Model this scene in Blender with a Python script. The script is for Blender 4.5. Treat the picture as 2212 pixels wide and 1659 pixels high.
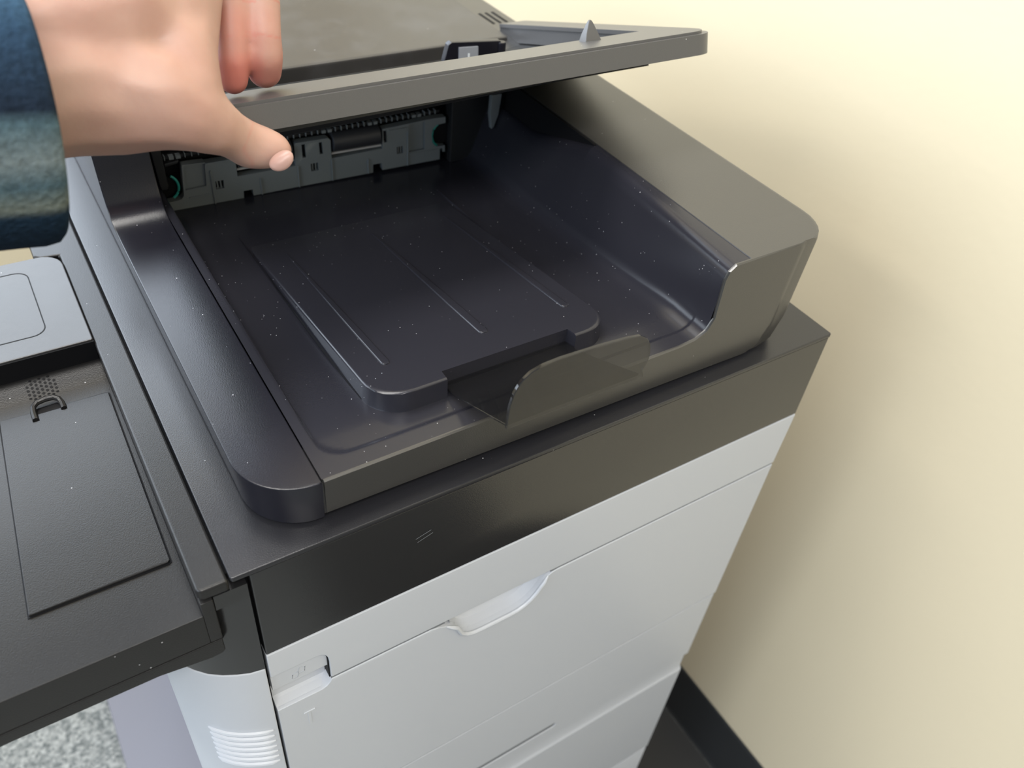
import bpy, bmesh, math, random
from mathutils import Vector, Matrix, noise
from mathutils.geometry import tessellate_polygon

for o in list(bpy.data.objects):
    bpy.data.objects.remove(o, do_unlink=True)
scene = bpy.context.scene
COL = scene.collection

# ---------------------------------------------------------------- camera, world, lights, exposure
# Modelling unit: the scanner band is 0.6 units long; one unit is S metres.
# Unit frame: x towards the back wall, y away from the camera, z = 0 on the scanner top.
S = 2.0 / 3.0
ZF = 1.247                       # scanner top above the carpet, in units


def W(p):
    return Vector((p[0] * S, p[1] * S, (p[2] + ZF) * S))


CAM_R = ((0.8448412659, -0.5279297727, 0.0867951063),
         (-0.3028996966, -0.6056960300, -0.7357880762),
         (0.4410158832, 0.5953339184, -0.6716267687))
cam_data = bpy.data.cameras.new('camera')
cam = bpy.data.objects.new('camera', cam_data)
COL.objects.link(cam)
cam_data.sensor_fit = 'HORIZONTAL'
cam_data.sensor_width = 36.0
cam_data.lens = 1812.63 / 2212.0 * 36.0
cam_data.clip_start = 0.01
cam_data.dof.use_dof = True
cam_data.dof.focus_distance = 0.45
cam_data.dof.aperture_fstop = 9.0
r0, r1, r2 = (Vector(r) for r in CAM_R)
m = Matrix((r0, -r1, -r2)).transposed().to_4x4()
m.translation = W((-0.0489674, -0.3572264, 0.4934163))
cam.matrix_world = m
scene.camera = cam

world = bpy.data.worlds.new('world')
scene.world = world
world.use_nodes = True
bg = world.node_tree.nodes['Background']
bg.inputs['Color'].default_value = (0.88, 0.95, 1.06, 1)
bg.inputs['Strength'].default_value = 0.36


def area(name, loc, target, sx, sy, power, color):
    ld = bpy.data.lights.new(name, 'AREA')
    ld.shape = 'RECTANGLE'
    ld.size = sx
    ld.size_y = sy
    ld.energy = power
    ld.color = color
    o = bpy.data.objects.new(name, ld)
    COL.objects.link(o)
    o.location = loc
    o.rotation_euler = (Vector(target) - Vector(loc)).to_track_quat('-Z', 'Y').to_euler()
    return o


# daylight through the window beside the machine and from the far windows, and the office ceiling panels
area('window_light', (-0.85, 1.26, 1.50), (-0.85, 0.0, 1.50), 2.3, 1.10, 40, (0.78, 0.88, 1.0))
area('far_window_light', (-3.0, -0.2, 1.75), (0.2, 0.0, 0.9), 2.8, 1.5, 48, (0.68, 0.83, 1.0))
area('ceiling_panel', (-0.35, 0.60, 2.65), (-0.35, 0.60, 0.0), 1.2, 0.6, 29, (1.0, 0.97, 0.92))
area('ceiling_panel', (-0.45, -1.2, 2.65), (-0.45, -1.2, 0.0), 1.2, 0.6, 44, (1.0, 0.97, 0.92))
area('ceiling_panel', (-2.4, 0.0, 2.65), (-2.4, 0.0, 0.0), 0.6, 1.2, 30, (1.0, 0.97, 0.92))

vs = scene.view_settings
vs.view_transform = 'Standard'
vs.look = 'None'
vs.exposure = 0.3
vs.gamma = 1.0
vs.use_curve_mapping = False

# ---------------------------------------------------------------- materials


def nodes_of(mat):
    mat.use_nodes = True
    nt = mat.node_tree
    return nt, nt.nodes['Principled BSDF']


def plastic(name, col, rough, bump=0.0, bscale=900.0, dust=0.0, dscale=260.0, spec=0.5, smear=0.0):
    mat = bpy.data.materials.new(name)
    nt, b = nodes_of(mat)
    N, Lk = nt.nodes.new, nt.links.new
    b.inputs['Roughness'].default_value = rough
    b.inputs['Specular IOR Level'].default_value = spec
    tc = N('ShaderNodeNewGeometry')
    pos = tc.outputs['Position']
    base = N('ShaderNodeRGB')
    base.outputs[0].default_value = (*col, 1)
    cur = base.outputs[0]
    if smear:
        n1 = N('ShaderNodeTexNoise')
        n1.inputs['Scale'].default_value = 22.0
        n1.inputs['Detail'].default_value = 5.0
        n1.inputs['Roughness'].default_value = 0.65
        Lk(pos, n1.inputs['Vector'])
        r = N('ShaderNodeMapRange')
        r.inputs['From Min'].default_value = 0.45
        r.inputs['From Max'].default_value = 0.8
        r.inputs['To Max'].default_value = smear
        Lk(n1.outputs['Fac'], r.inputs['Value'])
        mx = N('ShaderNodeMix')
        mx.data_type = 'RGBA'
        mx.inputs['B'].default_value = (0.32, 0.33, 0.36, 1)
        Lk(r.outputs['Result'], mx.inputs['Factor'])
        Lk(cur, mx.inputs['A'])
        cur = mx.outputs['Result']
        rr = N('ShaderNodeMapRange')
        rr.inputs['To Min'].default_value = rough - 0.07
        rr.inputs['To Max'].default_value = rough + 0.09
        Lk(n1.outputs['Fac'], rr.inputs['Value'])
        Lk(rr.outputs['Result'], b.inputs['Roughness'])
    if dust:
        v = N('ShaderNodeTexVoronoi')
        v.inputs['Scale'].default_value = dscale
        Lk(pos, v.inputs['Vector'])
        sx = N('ShaderNodeSeparateColor')
        Lk(v.outputs['Color'], sx.inputs['Color'])
        cl = N('ShaderNodeTexNoise')
        cl.inputs['Scale'].default_value = 30.0
        Lk(pos, cl.inputs['Vector'])
        th = N('ShaderNodeMapRange')          # clumped probability
        th.inputs['From Min'].default_value = 0.35
        th.inputs['From Max'].default_value = 0.75
        th.inputs['To Min'].default_value = dust * 0.15
        th.inputs['To Max'].default_value = dust * 1.8
        Lk(cl.outputs['Fac'], th.inputs['Value'])
        pick = N('ShaderNodeMath')
        pick.operation = 'LESS_THAN'
        Lk(sx.outputs['Red'], pick.inputs[0])
        Lk(th.outputs['Result'], pick.inputs[1])
        sz = N('ShaderNodeMapRange')
        sz.inputs['To Min'].default_value = 0.03
        sz.inputs['To Max'].default_value = 0.105
        Lk(sx.outputs['Green'], sz.inputs['Value'])
        near = N('ShaderNodeMath')
        near.operation = 'LESS_THAN'
        Lk(v.outputs['Distance'], near.inputs[0])
        Lk(sz.outputs['Result'], near.inputs[1])
        mul = N('ShaderNodeMath')
        mul.operation = 'MULTIPLY'
        Lk(pick.outputs[0], mul.inputs[0])
        Lk(near.outputs[0], mul.inputs[1])
        mx = N('ShaderNodeMix')
        mx.data_type = 'RGBA'
        mx.inputs['B'].default_value = (0.5, 0.5, 0.52, 1)
        Lk(mul.outputs[0], mx.inputs['Factor'])
        Lk(cur, mx.inputs['A'])
        cur = mx.outputs['Result']
    Lk(cur, b.inputs['Base Color'])
    if bump:
        nz = N('ShaderNodeTexNoise')
        nz.inputs['Scale'].default_value = bscale
        nz.inputs['Detail'].default_value = 2.0
        Lk(pos, nz.inputs['Vector'])
        bp = N('ShaderNodeBump')
        bp.inputs['Strength'].default_value = bump
        bp.inputs['Distance'].default_value = 0.0006
        Lk(nz.outputs['Fac'], bp.inputs['Height'])
        Lk(bp.outputs['Normal'], b.inputs['Normal'])
    return mat


M = {}
M['black'] = plastic('black_textured_plastic', (0.016, 0.016, 0.019), 0.28, bump=0.12, bscale=1500, dust=0.06, spec=0.6)
M['band'] = plastic('black_satin_plastic', (0.010, 0.010, 0.011), 0.23, bump=0.06, bscale=1800, spec=0.9)
M['rail'] = plastic('black_rail_plastic', (0.009, 0.009, 0.014), 0.26, bump=0.10, bscale=1600, dust=0.13, dscale=330, spec=0.5)
M['tray'] = plastic('black_tray_plastic', (0.019, 0.019, 0.025), 0.24, bump=0.04, bscale=1200, dust=0.28, dscale=400, spec=0.42)
M['frame'] = plastic('black_frame_plastic', (0.028, 0.027, 0.026), 0.30, bump=0.10, bscale=1700, dust=0.04, spec=1.0)
M['lid'] = plastic('charcoal_lid_plastic', (0.072, 0.071, 0.072), 0.36, bump=0.08, bscale=1700, dust=0.05, spec=0.6)
M['cover'] = plastic('worn_cover_plastic', (0.042, 0.040, 0.039), 0.34, bump=0.08, bscale=1700, dust=0.03, smear=0.10, spec=0.6)
M['panel'] = plastic('panel_plastic', (0.013, 0.0125, 0.0125), 0.34, bump=0.16, bscale=1500, dust=0.08, spec=0.42)
M['void'] = plastic('matt_black_plastic', (0.005, 0.005, 0.006), 0.6, spec=0.2)
M['mech'] = plastic('grey_green_plastic', (0.17, 0.19, 0.195), 0.42, bump=0.05)
M['mech_dark'] = plastic('dark_mechanism_plastic', (0.016, 0.017, 0.018), 0.4)
M['roller'] = plastic('dark_rubber', (0.030, 0.031, 0.036), 0.5)
M['teal'] = plastic('teal_plastic', (0.03, 0.33, 0.28), 0.4)
M['steel'] = plastic('worn_steel', (0.45, 0.44, 0.43), 0.35)
M['white'] = plastic('light_grey_plastic', (0.47, 0.49, 0.525), 0.36, bump=0.05, bscale=1600)
M['seam'] = plastic('seam_grey', (0.15, 0.16, 0.175), 0.6)
M['floor_shade'] = plastic('floor_shade_dark', (0.018, 0.018, 0.018), 0.55, bump=0.3, bscale=300)  # dark colour for the floor shade beside the printer
M['white_dim'] = plastic('grey_emboss', (0.33, 0.35, 0.38), 0.45)
M['stand'] = plastic('lilac_grey_metal', (0.125, 0.127, 0.155), 0.45)
M['label'] = plastic('pale_label', (0.30, 0.32, 0.36), 0.4)
M['label_mark'] = plastic('white_print', (0.8, 0.85, 0.88), 0.5)

mat = bpy.data.materials.new('smoked_clear_plastic')
nt, b = nodes_of(mat)
b.inputs['Base Color'].default_value = (0.010, 0.010, 0.011, 1)
b.inputs['Roughness'].default_value = 0.05
b.inputs['Alpha'].default_value = 0.56
b.inputs['Specular IOR Level'].default_value = 1.0
M['smoke'] = mat

# painted wall with orange-peel relief


def wall_mat(name, col):
    mat = bpy.data.materials.new(name)
    nt, b = nodes_of(mat)
    N, Lk = nt.nodes.new, nt.links.new
    g = N('ShaderNodeNewGeometry')
    n = N('ShaderNodeTexNoise')
    n.inputs['Scale'].default_value = 160
    n.inputs['Detail'].default_value = 3
    Lk(g.outputs['Position'], n.inputs['Vector'])
    n2 = N('ShaderNodeTexNoise')
    n2.inputs['Scale'].default_value = 5
    n2.inputs['Detail'].default_value = 6
    Lk(g.outputs['Position'], n2.inputs['Vector'])
    cr = N('ShaderNodeMix')
    cr.data_type = 'RGBA'
    cr.inputs['A'].default_value = (col[0] * 0.97, col[1] * 0.965, col[2] * 0.95, 1)
    cr.inputs['B'].default_value = (*col, 1)
    Lk(n2.outputs['Fac'], cr.inputs['Factor'])
    Lk(cr.outputs['Result'], b.inputs['Base Color'])
    bp = N('ShaderNodeBump')
    bp.inputs['Strength'].default_value = 0.12
    bp.inputs['Distance'].default_value = 0.001
    Lk(n.outputs['Fac'], bp.inputs['Height'])
    Lk(bp.outputs['Normal'], b.inputs['Normal'])
    b.inputs['Roughness'].default_value = 0.55
    return mat


M['wall'] = wall_mat('beige_wall_paint', (0.69, 0.605, 0.435))
M['baseboard'] = plastic('dark_vinyl_baseboard', (0.020, 0.021, 0.022), 0.6, bump=0.5, bscale=500)

mat = bpy.data.materials.new('speckled_carpet')
nt, b = nodes_of(mat)
N, Lk = nt.nodes.new, nt.links.new
g = N('ShaderNodeNewGeometry')
v = N('ShaderNodeTexVoronoi')
v.inputs['Scale'].default_value = 260
Lk(g.outputs['Position'], v.inputs['Vector'])
n = N('ShaderNodeTexNoise')
n.inputs['Scale'].default_value = 60
n.inputs['Detail'].default_value = 4
Lk(g.outputs['Position'], n.inputs['Vector'])
sc = N('ShaderNodeSeparateColor')
Lk(v.outputs['Color'], sc.inputs['Color'])
ad = N('ShaderNodeMath')
ad.operation = 'ADD'
Lk(sc.outputs['Red'], ad.inputs[0])
Lk(n.outputs['Fac'], ad.inputs[1])
rp = N('ShaderNodeValToRGB')
rp.color_ramp.elements[0].position = 0.35
rp.color_ramp.elements[0].color = (0.09, 0.10, 0.10, 1)
rp.color_ramp.elements[1].position = 1.35 / 1.0 if False else 1.0
rp.color_ramp.elements[1].color = (0.30, 0.31, 0.30, 1)
hv = N('ShaderNodeMath')
hv.operation = 'MULTIPLY'
hv.inputs[1].default_value = 0.62
Lk(ad.outputs[0], hv.inputs[0])
Lk(hv.outputs[0], rp.inputs['Fac'])
Lk(rp.outputs['Color'], b.inputs['Base Color'])
bp = N('ShaderNodeBump')
bp.inputs['Strength'].default_value = 0.9
bp.inputs['Distance'].default_value = 0.003
Lk(ad.outputs[0], bp.inputs['Height'])
Lk(bp.outputs['Normal'], b.inputs['Normal'])
b.inputs['Roughness'].default_value = 0.9
M['carpet'] = mat

mat = bpy.data.materials.new('skin')
nt, b = nodes_of(mat)
N, Lk = nt.nodes.new, nt.links.new
g = N('ShaderNodeNewGeometry')
n = N('ShaderNodeTexNoise')
n.inputs['Scale'].default_value = 28
n.inputs['Detail'].default_value = 4
Lk(g.outputs['Position'], n.inputs['Vector'])
cr = N('ShaderNodeValToRGB')
cr.color_ramp.elements[0].position = 0.35
cr.color_ramp.elements[0].color = (0.41, 0.235, 0.185, 1)
cr.color_ramp.elements[1].position = 0.65
cr.color_ramp.elements[1].color = (0.47, 0.295, 0.235, 1)
Lk(n.outputs['Fac'], cr.inputs['Fac'])
at = N('ShaderNodeAttribute')
at.attribute_name = 'flush'
fm = N('ShaderNodeMix')
fm.data_type = 'RGBA'
fm.inputs['B'].default_value = (0.52, 0.15, 0.12, 1)
Lk(at.outputs['Fac'], fm.inputs['Factor'])
Lk(cr.outputs['Color'], fm.inputs['A'])
Lk(fm.outputs['Result'], b.inputs['Base Color'])
b.inputs['Subsurface Weight'].default_value = 0.25
b.inputs['Subsurface Radius'].default_value = (1.0, 0.35, 0.2)
b.inputs['Subsurface Scale'].default_value = 0.006
b.inputs['Roughness'].default_value = 0.5
n3 = N('ShaderNodeTexNoise')
n3.inputs['Scale'].default_value = 420
n3.inputs['Detail'].default_value = 3
Lk(g.outputs['Position'], n3.inputs['Vector'])
bp = N('ShaderNodeBump')
bp.inputs['Strength'].default_value = 0.15
bp.inputs['Distance'].default_value = 0.0005
Lk(n3.outputs['Fac'], bp.inputs['Height'])
Lk(bp.outputs['Normal'], b.inputs['Normal'])
M['skin'] = mat
mat = bpy.data.materials.new('nail')
nt, b = nodes_of(mat)
b.inputs['Base Color'].default_value = (0.43, 0.265, 0.225, 1)
b.inputs['Roughness'].default_value = 0.4
M['nail'] = mat

mat = bpy.data.materials.new('plaid_fleece')
nt, b = nodes_of(mat)
N, Lk = nt.nodes.new, nt.links.new
uv = N('ShaderNodeUVMap')
sp = N('ShaderNodeSeparateXYZ')
Lk(uv.outputs['UV'], sp.inputs[0])
rp = N('ShaderNodeValToRGB')
rp.color_ramp.interpolation = 'LINEAR'
els = rp.color_ramp.elements
els[0].position = 0.0
els[0].color = (0.010, 0.018, 0.034, 1)
els[1].position = 1.0
els[1].color = (0.010, 0.018, 0.034, 1)
for p_, c_ in ((0.50, (0.008, 0.016, 0.030, 1)), (0.585, (0.010, 0.024, 0.044, 1)), (0.60, (0.13, 0.15, 0.135, 1)), (0.63, (0.05, 0.085, 0.105, 1)),
               (0.66, (0.12, 0.15, 0.16, 1)), (0.70, (0.05, 0.085, 0.105, 1)), (0.715, (0.008, 0.014, 0.026, 1)), (0.80, (0.016, 0.036, 0.068, 1)),
               (0.90, (0.050, 0.115, 0.200, 1)), (0.97, (0.030, 0.075, 0.140, 1))):
    e = els.new(p_)
    e.color = c_
Lk(sp.outputs['X'], rp.inputs['Fac'])
g = N('ShaderNodeNewGeometry')
n = N('ShaderNodeTexNoise')
n.inputs['Scale'].default_value = 380
n.inputs['Detail'].default_value = 4
Lk(g.outputs['Position'], n.inputs['Vector'])
mr = N('ShaderNodeMapRange')
mr.inputs['To Min'].default_value = 0.4
mr.inputs['To Max'].default_value = 1.6
Lk(n.outputs['Fac'], mr.inputs['Value'])
mx = N('ShaderNodeMix')
mx.data_type = 'RGBA'
mx.blend_type = 'MULTIPLY'
mx.inputs['Factor'].default_value = 1.0
Lk(rp.outputs['Color'], mx.inputs['A'])
Lk(mr.outputs['Result'], mx.inputs['B'])
Lk(mx.outputs['Result'], b.inputs['Base Color'])
b.inputs['Roughness'].default_value = 0.9
b.inputs['Specular IOR Level'].default_value = 0.1
bp = N('ShaderNodeBump')
bp.inputs['Strength'].default_value = 0.6
bp.inputs['Distance'].default_value = 0.002
Lk(n.outputs['Fac'], bp.inputs['Height'])
Lk(bp.outputs['Normal'], b.inputs['Normal'])
M['fleece'] = mat

# ---------------------------------------------------------------- mesh helpers
WPOS = {}          # world position of each object's origin


def finish(name, bm, mat, parent=None, bevel=0.0, seg=2, ang=32.0, unit=True, smooth=True, origin=None):
    """Turn a bmesh (unit frame by default) into one object with its origin at its middle."""
    bmesh.ops.remove_doubles(bm, verts=bm.verts, dist=1e-6)
    bmesh.ops.recalc_face_normals(bm, faces=bm.faces)
    if bevel:
        es = [e for e in bm.edges if len(e.link_faces) == 2 and e.calc_face_angle(0) > math.radians(40)]
        bmesh.ops.bevel(bm, geom=es, offset=bevel, segments=seg, affect='EDGES', profile=0.5, clamp_overlap=True)
    if unit:
        for v in bm.verts:
            v.co = W(v.co)
    for f in bm.faces:
        f.smooth = smooth
    for e in bm.edges:
        if len(e.link_faces) == 2 and e.calc_face_angle(0) > math.radians(ang):
            e.smooth = False
    me = bpy.data.meshes.new(name)
    bm.to_mesh(me)
    bm.free()
    me.materials.append(mat)
    xs = [v.co for v in me.vertices]
    lo = Vector((min(v.x for v in xs), min(v.y for v in xs), min(v.z for v in xs)))
    hi = Vector((max(v.x for v in xs), max(v.y for v in xs), max(v.z for v in xs)))
    c = (lo + hi) / 2
    if origin is None:
        c.z = lo.z
    else:
        c = origin
    me.transform(Matrix.Translation(-c))
    o = bpy.data.objects.new(name, me)
    COL.objects.link(o)
    if smooth:
        wn = o.modifiers.new('weighted_normal', 'WEIGHTED_NORMAL')
        wn.keep_sharp = True
        wn.weight = 80
    WPOS[o.name] = c
    if parent is not None:
        o.parent = parent
        o.location = c - WPOS[parent.name]
    else:
        o.location = c
    return o


def tag(o, label=None, cat=None, kind=None, group=None):
    if label:
        o['label'] = label
    if cat:
        o['category'] = cat
    if kind:
        o['kind'] = kind
    if group:
        o['group'] = group
    return o


def empty(name, upos, label, cat):
    o = bpy.data.objects.new(name, None)
    COL.objects.link(o)
    o.location = W(upos)
    WPOS[o.name] = W(upos)
    o.empty_display_size = 0.05
    return tag(o, label, cat)


def box(bm, x0, x1, y0, y1, z0, z1):
    vs_ = [bm.verts.new(p) for p in ((x0, y0, z0), (x1, y0, z0), (x1, y1, z0), (x0, y1, z0),
                                     (x0, y0, z1), (x1, y0, z1), (x1, y1, z1), (x0, y1, z1))]
    for f in ((0, 3, 2, 1), (4, 5, 6, 7), (0, 1, 5, 4), (1, 2, 6, 5), (2, 3, 7, 6), (3, 0, 4, 7)):
        bm.faces.new([vs_[i] for i in f])
    return vs_


def loft(bm, rings, closed=True, cap0=True, cap1=True):
    R_ = [[bm.verts.new(p) for p in r] for r in rings]
    n_ = len(R_[0])
    for a, b_ in zip(R_, R_[1:]):
        for i in range(n_ if closed else n_ - 1):
            j = (i + 1) % n_
            bm.faces.new((a[i], a[j], b_[j], b_[i]))
    if closed and cap0:
        bm.faces.new(list(reversed(R_[0])))
    if closed and cap1:
        bm.faces.new(R_[-1])
    return R_


def plate(bm, outer, holes, fn, d0, d1, back=True):
    """Flat plate with holes: outline points (a, b) mapped by fn(a, b, depth)."""
    polys = [outer] + list(holes)
    tri = tessellate_polygon([[Vector((p[0], p[1], 0)) for p in pl] for pl in polys])
    flat = [p for pl in polys for p in pl]
    fr = [bm.verts.new(fn(p[0], p[1], d0)) for p in flat]
    bk = [bm.verts.new(fn(p[0], p[1], d1)) for p in flat]
    for t in tri:
        try:
            bm.faces.new([fr[i] for i in t])
            if back:
                bm.faces.new([bk[i] for i in reversed(t)])
        except ValueError:
            pass
    k = 0
    for pl in polys:
        n_ = len(pl)
        for i in range(n_):
            j = (i + 1) % n_
            bm.faces.new((fr[k + i], fr[k + j], bk[k + j], bk[k + i]))
        k += n_
    # merge the flat triangles so that only real edges stay
    bmesh.ops.dissolve_limit(bm, angle_limit=math.radians(1.0), verts=bm.verts, edges=bm.edges)


def rrect(x0, x1, y0, y1, r, seg=6):
    """Rounded rectangle; r is one radius or four (x0y0, x1y0, x1y1, x0y1)."""
    if not isinstance(r, (tuple, list)):
        r = (r,) * 4
    out = []
    for (cx, cy, a0, rr) in ((x0 + r[0], y0 + r[0], 180, r[0]), (x1 - r[1], y0 + r[1], 270, r[1]),
                             (x1 - r[2], y1 - r[2], 0, r[2]), (x0 + r[3], y1 - r[3], 90, r[3])):
        if rr < 1e-6:
            out.append((cx, cy))
            continue
        for i in range(seg + 1):
            a = math.radians(a0 + 90.0 * i / seg)
            out.append((cx + rr * math.cos(a), cy + rr * math.sin(a)))
    return out


def tube(bm, pts, r, n_=8, cap=True):
    pts = [Vector(p) for p in pts]
    rings = []
    for i, p in enumerate(pts):
        t = (pts[min(i + 1, len(pts) - 1)] - pts[max(i - 1, 0)]).normalized()
        ref = Vector((0, 0, 1)) if abs(t.z) < 0.9 else Vector((1, 0, 0))
        u = t.cross(ref).normalized()
        w = t.cross(u)
        rr = r[i] if isinstance(r, (list, tuple)) else r
        rings.append([p + (u * math.cos(2 * math.pi * k / n_) + w * math.sin(2 * math.pi * k / n_)) * rr for k in range(n_)])
    loft(bm, rings, True, cap, cap)


def interp(tab, t):
    if t <= tab[0][0]:
        return tab[0][1]
    for (a, va), (b_, vb) in zip(tab, tab[1:]):
        if t <= b_:
            return va + (vb - va) * (t - a) / (b_ - a)
    return tab[-1][1]


def sstep(a, b_, t):
    t = max(0.0, min(1.0, (t - a) / (b_ - a)))
    return t * t * (3 - 2 * t)

# ---------------------------------------------------------------- the setting
bm = bmesh.new()
box(bm, -6, 1.1, -6, 3.0, -ZF - 0.05, -ZF)
tag(finish('floor', bm, M['carpet']), 'grey speckled office carpet', kind='structure')
bm = bmesh.new()
box(bm, 0.85, 1.0, -6, 3.0, -ZF, 2.8)
tag(finish('wall_back', bm, M['wall']), 'smooth beige painted wall behind the printer', kind='structure')
bm = bmesh.new()
plate(bm, [(-6.0, -ZF), (0.85, -ZF), (0.85, 2.8), (-6.0, 2.8)], [[(-3.02, 0.17), (0.46, 0.17), (0.46, 1.84), (-3.02, 1.84)]], lambda a, b_, d: (a, d, b_), 1.80, 1.98)
tag(finish('wall_left', bm, M['wall']), 'beige painted wall with a window beyond the control panel', kind='structure')
bm = bmesh.new()
for x0_, x1_, z0_, z1_ in ((-3.02, 0.46, 0.17, 0.23), (-3.02, 0.46, 1.78, 1.84), (-3.02, -2.96, 0.23, 1.78), (0.40, 0.46, 0.23, 1.78), (-1.32, -1.26, 0.23, 1.78)):
    box(bm, x0_, x1_, 1.83, 1.87, z0_, z1_)
tag(finish('window_1', bm, M['white'], bevel=0.004), 'light grey window frame in the wall beyond the printer', kind='structure')
bm = bmesh.new()
prof = [(0.85, -ZF), (0.838, -ZF), (0.844, -ZF + 0.012), (0.845, -ZF + 0.145), (0.848, -ZF + 0.152), (0.85, -ZF + 0.152)]
loft(bm, [[(x, y, z) for x, z in prof] for y in (-6.0, 1.80)])
tag(finish('baseboard_back', bm, M['baseboard']), 'dark vinyl baseboard along the beige wall', kind='structure')
bm = bmesh.new()
prof = [(1.80, -ZF), (1.788, -ZF), (1.794, -ZF + 0.012), (1.795, -ZF + 0.145), (1.798, -ZF + 0.152), (1.80, -ZF + 0.152)]
loft(bm, [[(x, y, z) for y, z in prof] for x in (-6.0, 0.837)])
tag(finish('baseboard_left', bm, M['baseboard']), 'dark vinyl baseboard of the wall beyond the control panel', kind='structure')

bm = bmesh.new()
box(bm, 0.30, 0.836, -1.2, 1.2, -ZF - 0.001, -ZF + 0.003)  # added dark strip over the carpet, stands in for the deep shade here
tag(finish('floor_shade_strip', bm, M['floor_shade']), 'dark strip for the floor shade between the printer and the baseboard', kind='structure')

# ---------------------------------------------------------------- printer stand
bm = bmesh.new()
loft(bm, [[(x, y, z) for x, y in rrect(-0.187, 0.60, 0.01, 0.80, 0.02)] for z in (-ZF, -1.192)])
tag(finish('printer_stand', bm, M['stand'], bevel=0.004), 'flat lilac-grey stand base on the carpet under the printer', 'stand')

# ---------------------------------------------------------------- printer
PR = empty('multifunction_printer', (0.3, 0.3, -1.192),
           'black and light grey office printer with its document feeder tray lifted', 'printer')

# body core
bm = bmesh.new()
box(bm, -0.012, 0.588, 0.030, 0.75, -1.19, -0.112)
finish('inner_body', bm, M['void'], PR)
bm = bmesh.new()
box(bm, -0.004, 0.597, 0.012, 0.79, -0.1105, -0.008)
finish('scanner_core', bm, M['void'], PR)

# scanner band and top plate
bm = bmesh.new()
loft(bm, [[(x, y, z) for x, y in rrect(0.0128, 0.5985, 0.0005, 0.79, 0.001, 2)] for z in (-0.1105, -0.0052)])
finish('scanner_band', bm, M['band'], PR, bevel=0.0012)
bm = bmesh.new()
loft(bm, [[(x, y, z) for x, y in rrect(0.0, 0.6, 0.0, 0.795, 0.002, 2)] for z in (-0.0048, 0.0)])
finish('scanner_top', bm, M['black'], PR, bevel=0.0012)
# pale scuff lines on the band
for i, (x0_, z0_, x1_, z1_) in enumerate(((0.1405, -0.0445, 0.154, -0.0405), (0.142, -0.0495, 0.1555, -0.045))):
    bm = bmesh.new()
    w_ = 0.0003
    vs_ = [bm.verts.new(p) for p in ((x0_, 0.0002, z0_), (x1_, 0.0002, z1_), (x1_, 0.0002, z1_ + w_), (x0_, 0.0002, z0_ + w_))]
    bm.faces.new(vs_)
    finish('scratch', bm, M['white_dim'], PR)

# ---- light grey right side: fascia, door, drawers
FN = lambda a, b_, d: (a, d, b_)
bm = bmesh.new()
cut = [(0.0613, -0.1875), (0.0613, -0.163), (0.0605, -0.155), (0.0582, -0.149), (0.0545, -0.1458), (0.050, -0.1448), (0.0125, -0.1448)]
plate(bm, [(0.0125, -0.1115), (0.5985, -0.1115), (0.5962, -0.1875)] + cut, [], FN, 0.0, 0.013)
fascia = finish('side_fascia', bm, M['white'], PR, bevel=0.0012)

notch = [(0.300, -0.1905), (0.293, -0.1915), (0.287, -0.1945), (0.2825, -0.199), (0.279, -0.2055), (0.275, -0.2125), (0.269, -0.2195),
         (0.262, -0.2245), (0.254, -0.2275), (0.244, -0.2285), (0.212, -0.2285), (0.203, -0.2275), (0.196, -0.2245),
         (0.190, -0.2185), (0.187, -0.211), (0.1845, -0.205), (0.180, -0.2005), (0.174, -0.197), (0.166, -0.1925), (0.158, -0.1905)]
door = [(0.0125, -0.446), (0.0125, -0.2), (0.052, -0.2), (0.0565, -0.198), (0.0595, -0.1945), (0.0613, -0.1905)] + \
       list(reversed(notch)) + [(0.596, -0.1905), (0.5945, -0.446)]
bm = bmesh.new()
plate(bm, door, [], FN, 0.0, 0.013)
DOOR = finish('side_door', bm, M['white'], PR, bevel=0.0013)
# handle cup behind the notch: rings shrink and go inward
cx, cz = 0.2285, -0.203
bm = bmesh.new()
rings = []
core = notch[3:17]
full = [(0.2885, -0.186)] + core + [(0.177, -0.186)]
for k, (d, s_) in enumerate(((0.0035, 1.01), (0.009, 0.99), (0.015, 0.94), (0.019, 0.84), (0.021, 0.70))):
    rings.append([(cx + (x - cx) * s_, d, cz + (z - cz) * s_ + (0.002 * k if k > 2 else 0)) for x, z in full])
R_ = loft(bm, rings, True, False, True)
finish('handle_cup', bm, M['white'], DOOR)
# rolled lip of the handle
bm = bmesh.new()
lip_pts = [(x, -0.0012 if 2 < i < 17 else 0.0006, z - 0.0008) for i, (x, z) in enumerate(notch)]
tube(bm, lip_pts[2:18], [0.0010] + [0.0022] * 14 + [0.0010], 8)
finish('handle_lip', bm, M['white'], DOOR)

# latch button at the left end
bm = bmesh.new()
prof = [(0.0062, -0.1468), (0.0040, -0.1476), (0.0036, -0.150), (0.0036, -0.1705), (0.0050, -0.1725), (0.0110, -0.1745), (0.0125, -0.1790), (0.0125, -0.1955), (0.0105, -0.1982), (0.0035, -0.1996),
        (0.0125, -0.2005), (0.0131, -0.1468)]
loft(bm, [[(x, y, z) for y, z in prof] for x in (0.0128, 0.0600)])
LB = finish('latch_button', bm, M['white'], PR)
bm = bmesh.new()
ico = [[(0.0295, -0.1665), (0.0305, -0.161), (0.0352, -0.1592), (0.0368, -0.1545), (0.0415, -0.156), (0.0405, -0.1625), (0.0355, -0.1632), (0.034, -0.1675), (0.0295, -0.1665)],
       [(0.0352, -0.1592), (0.0355, -0.1632)]]
for pl in ico:
    tube(bm, [(x, 0.0036, z) for x, z in pl], 0.0004, 5)
finish('icon', bm, M['white_dim'], LB)
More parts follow.
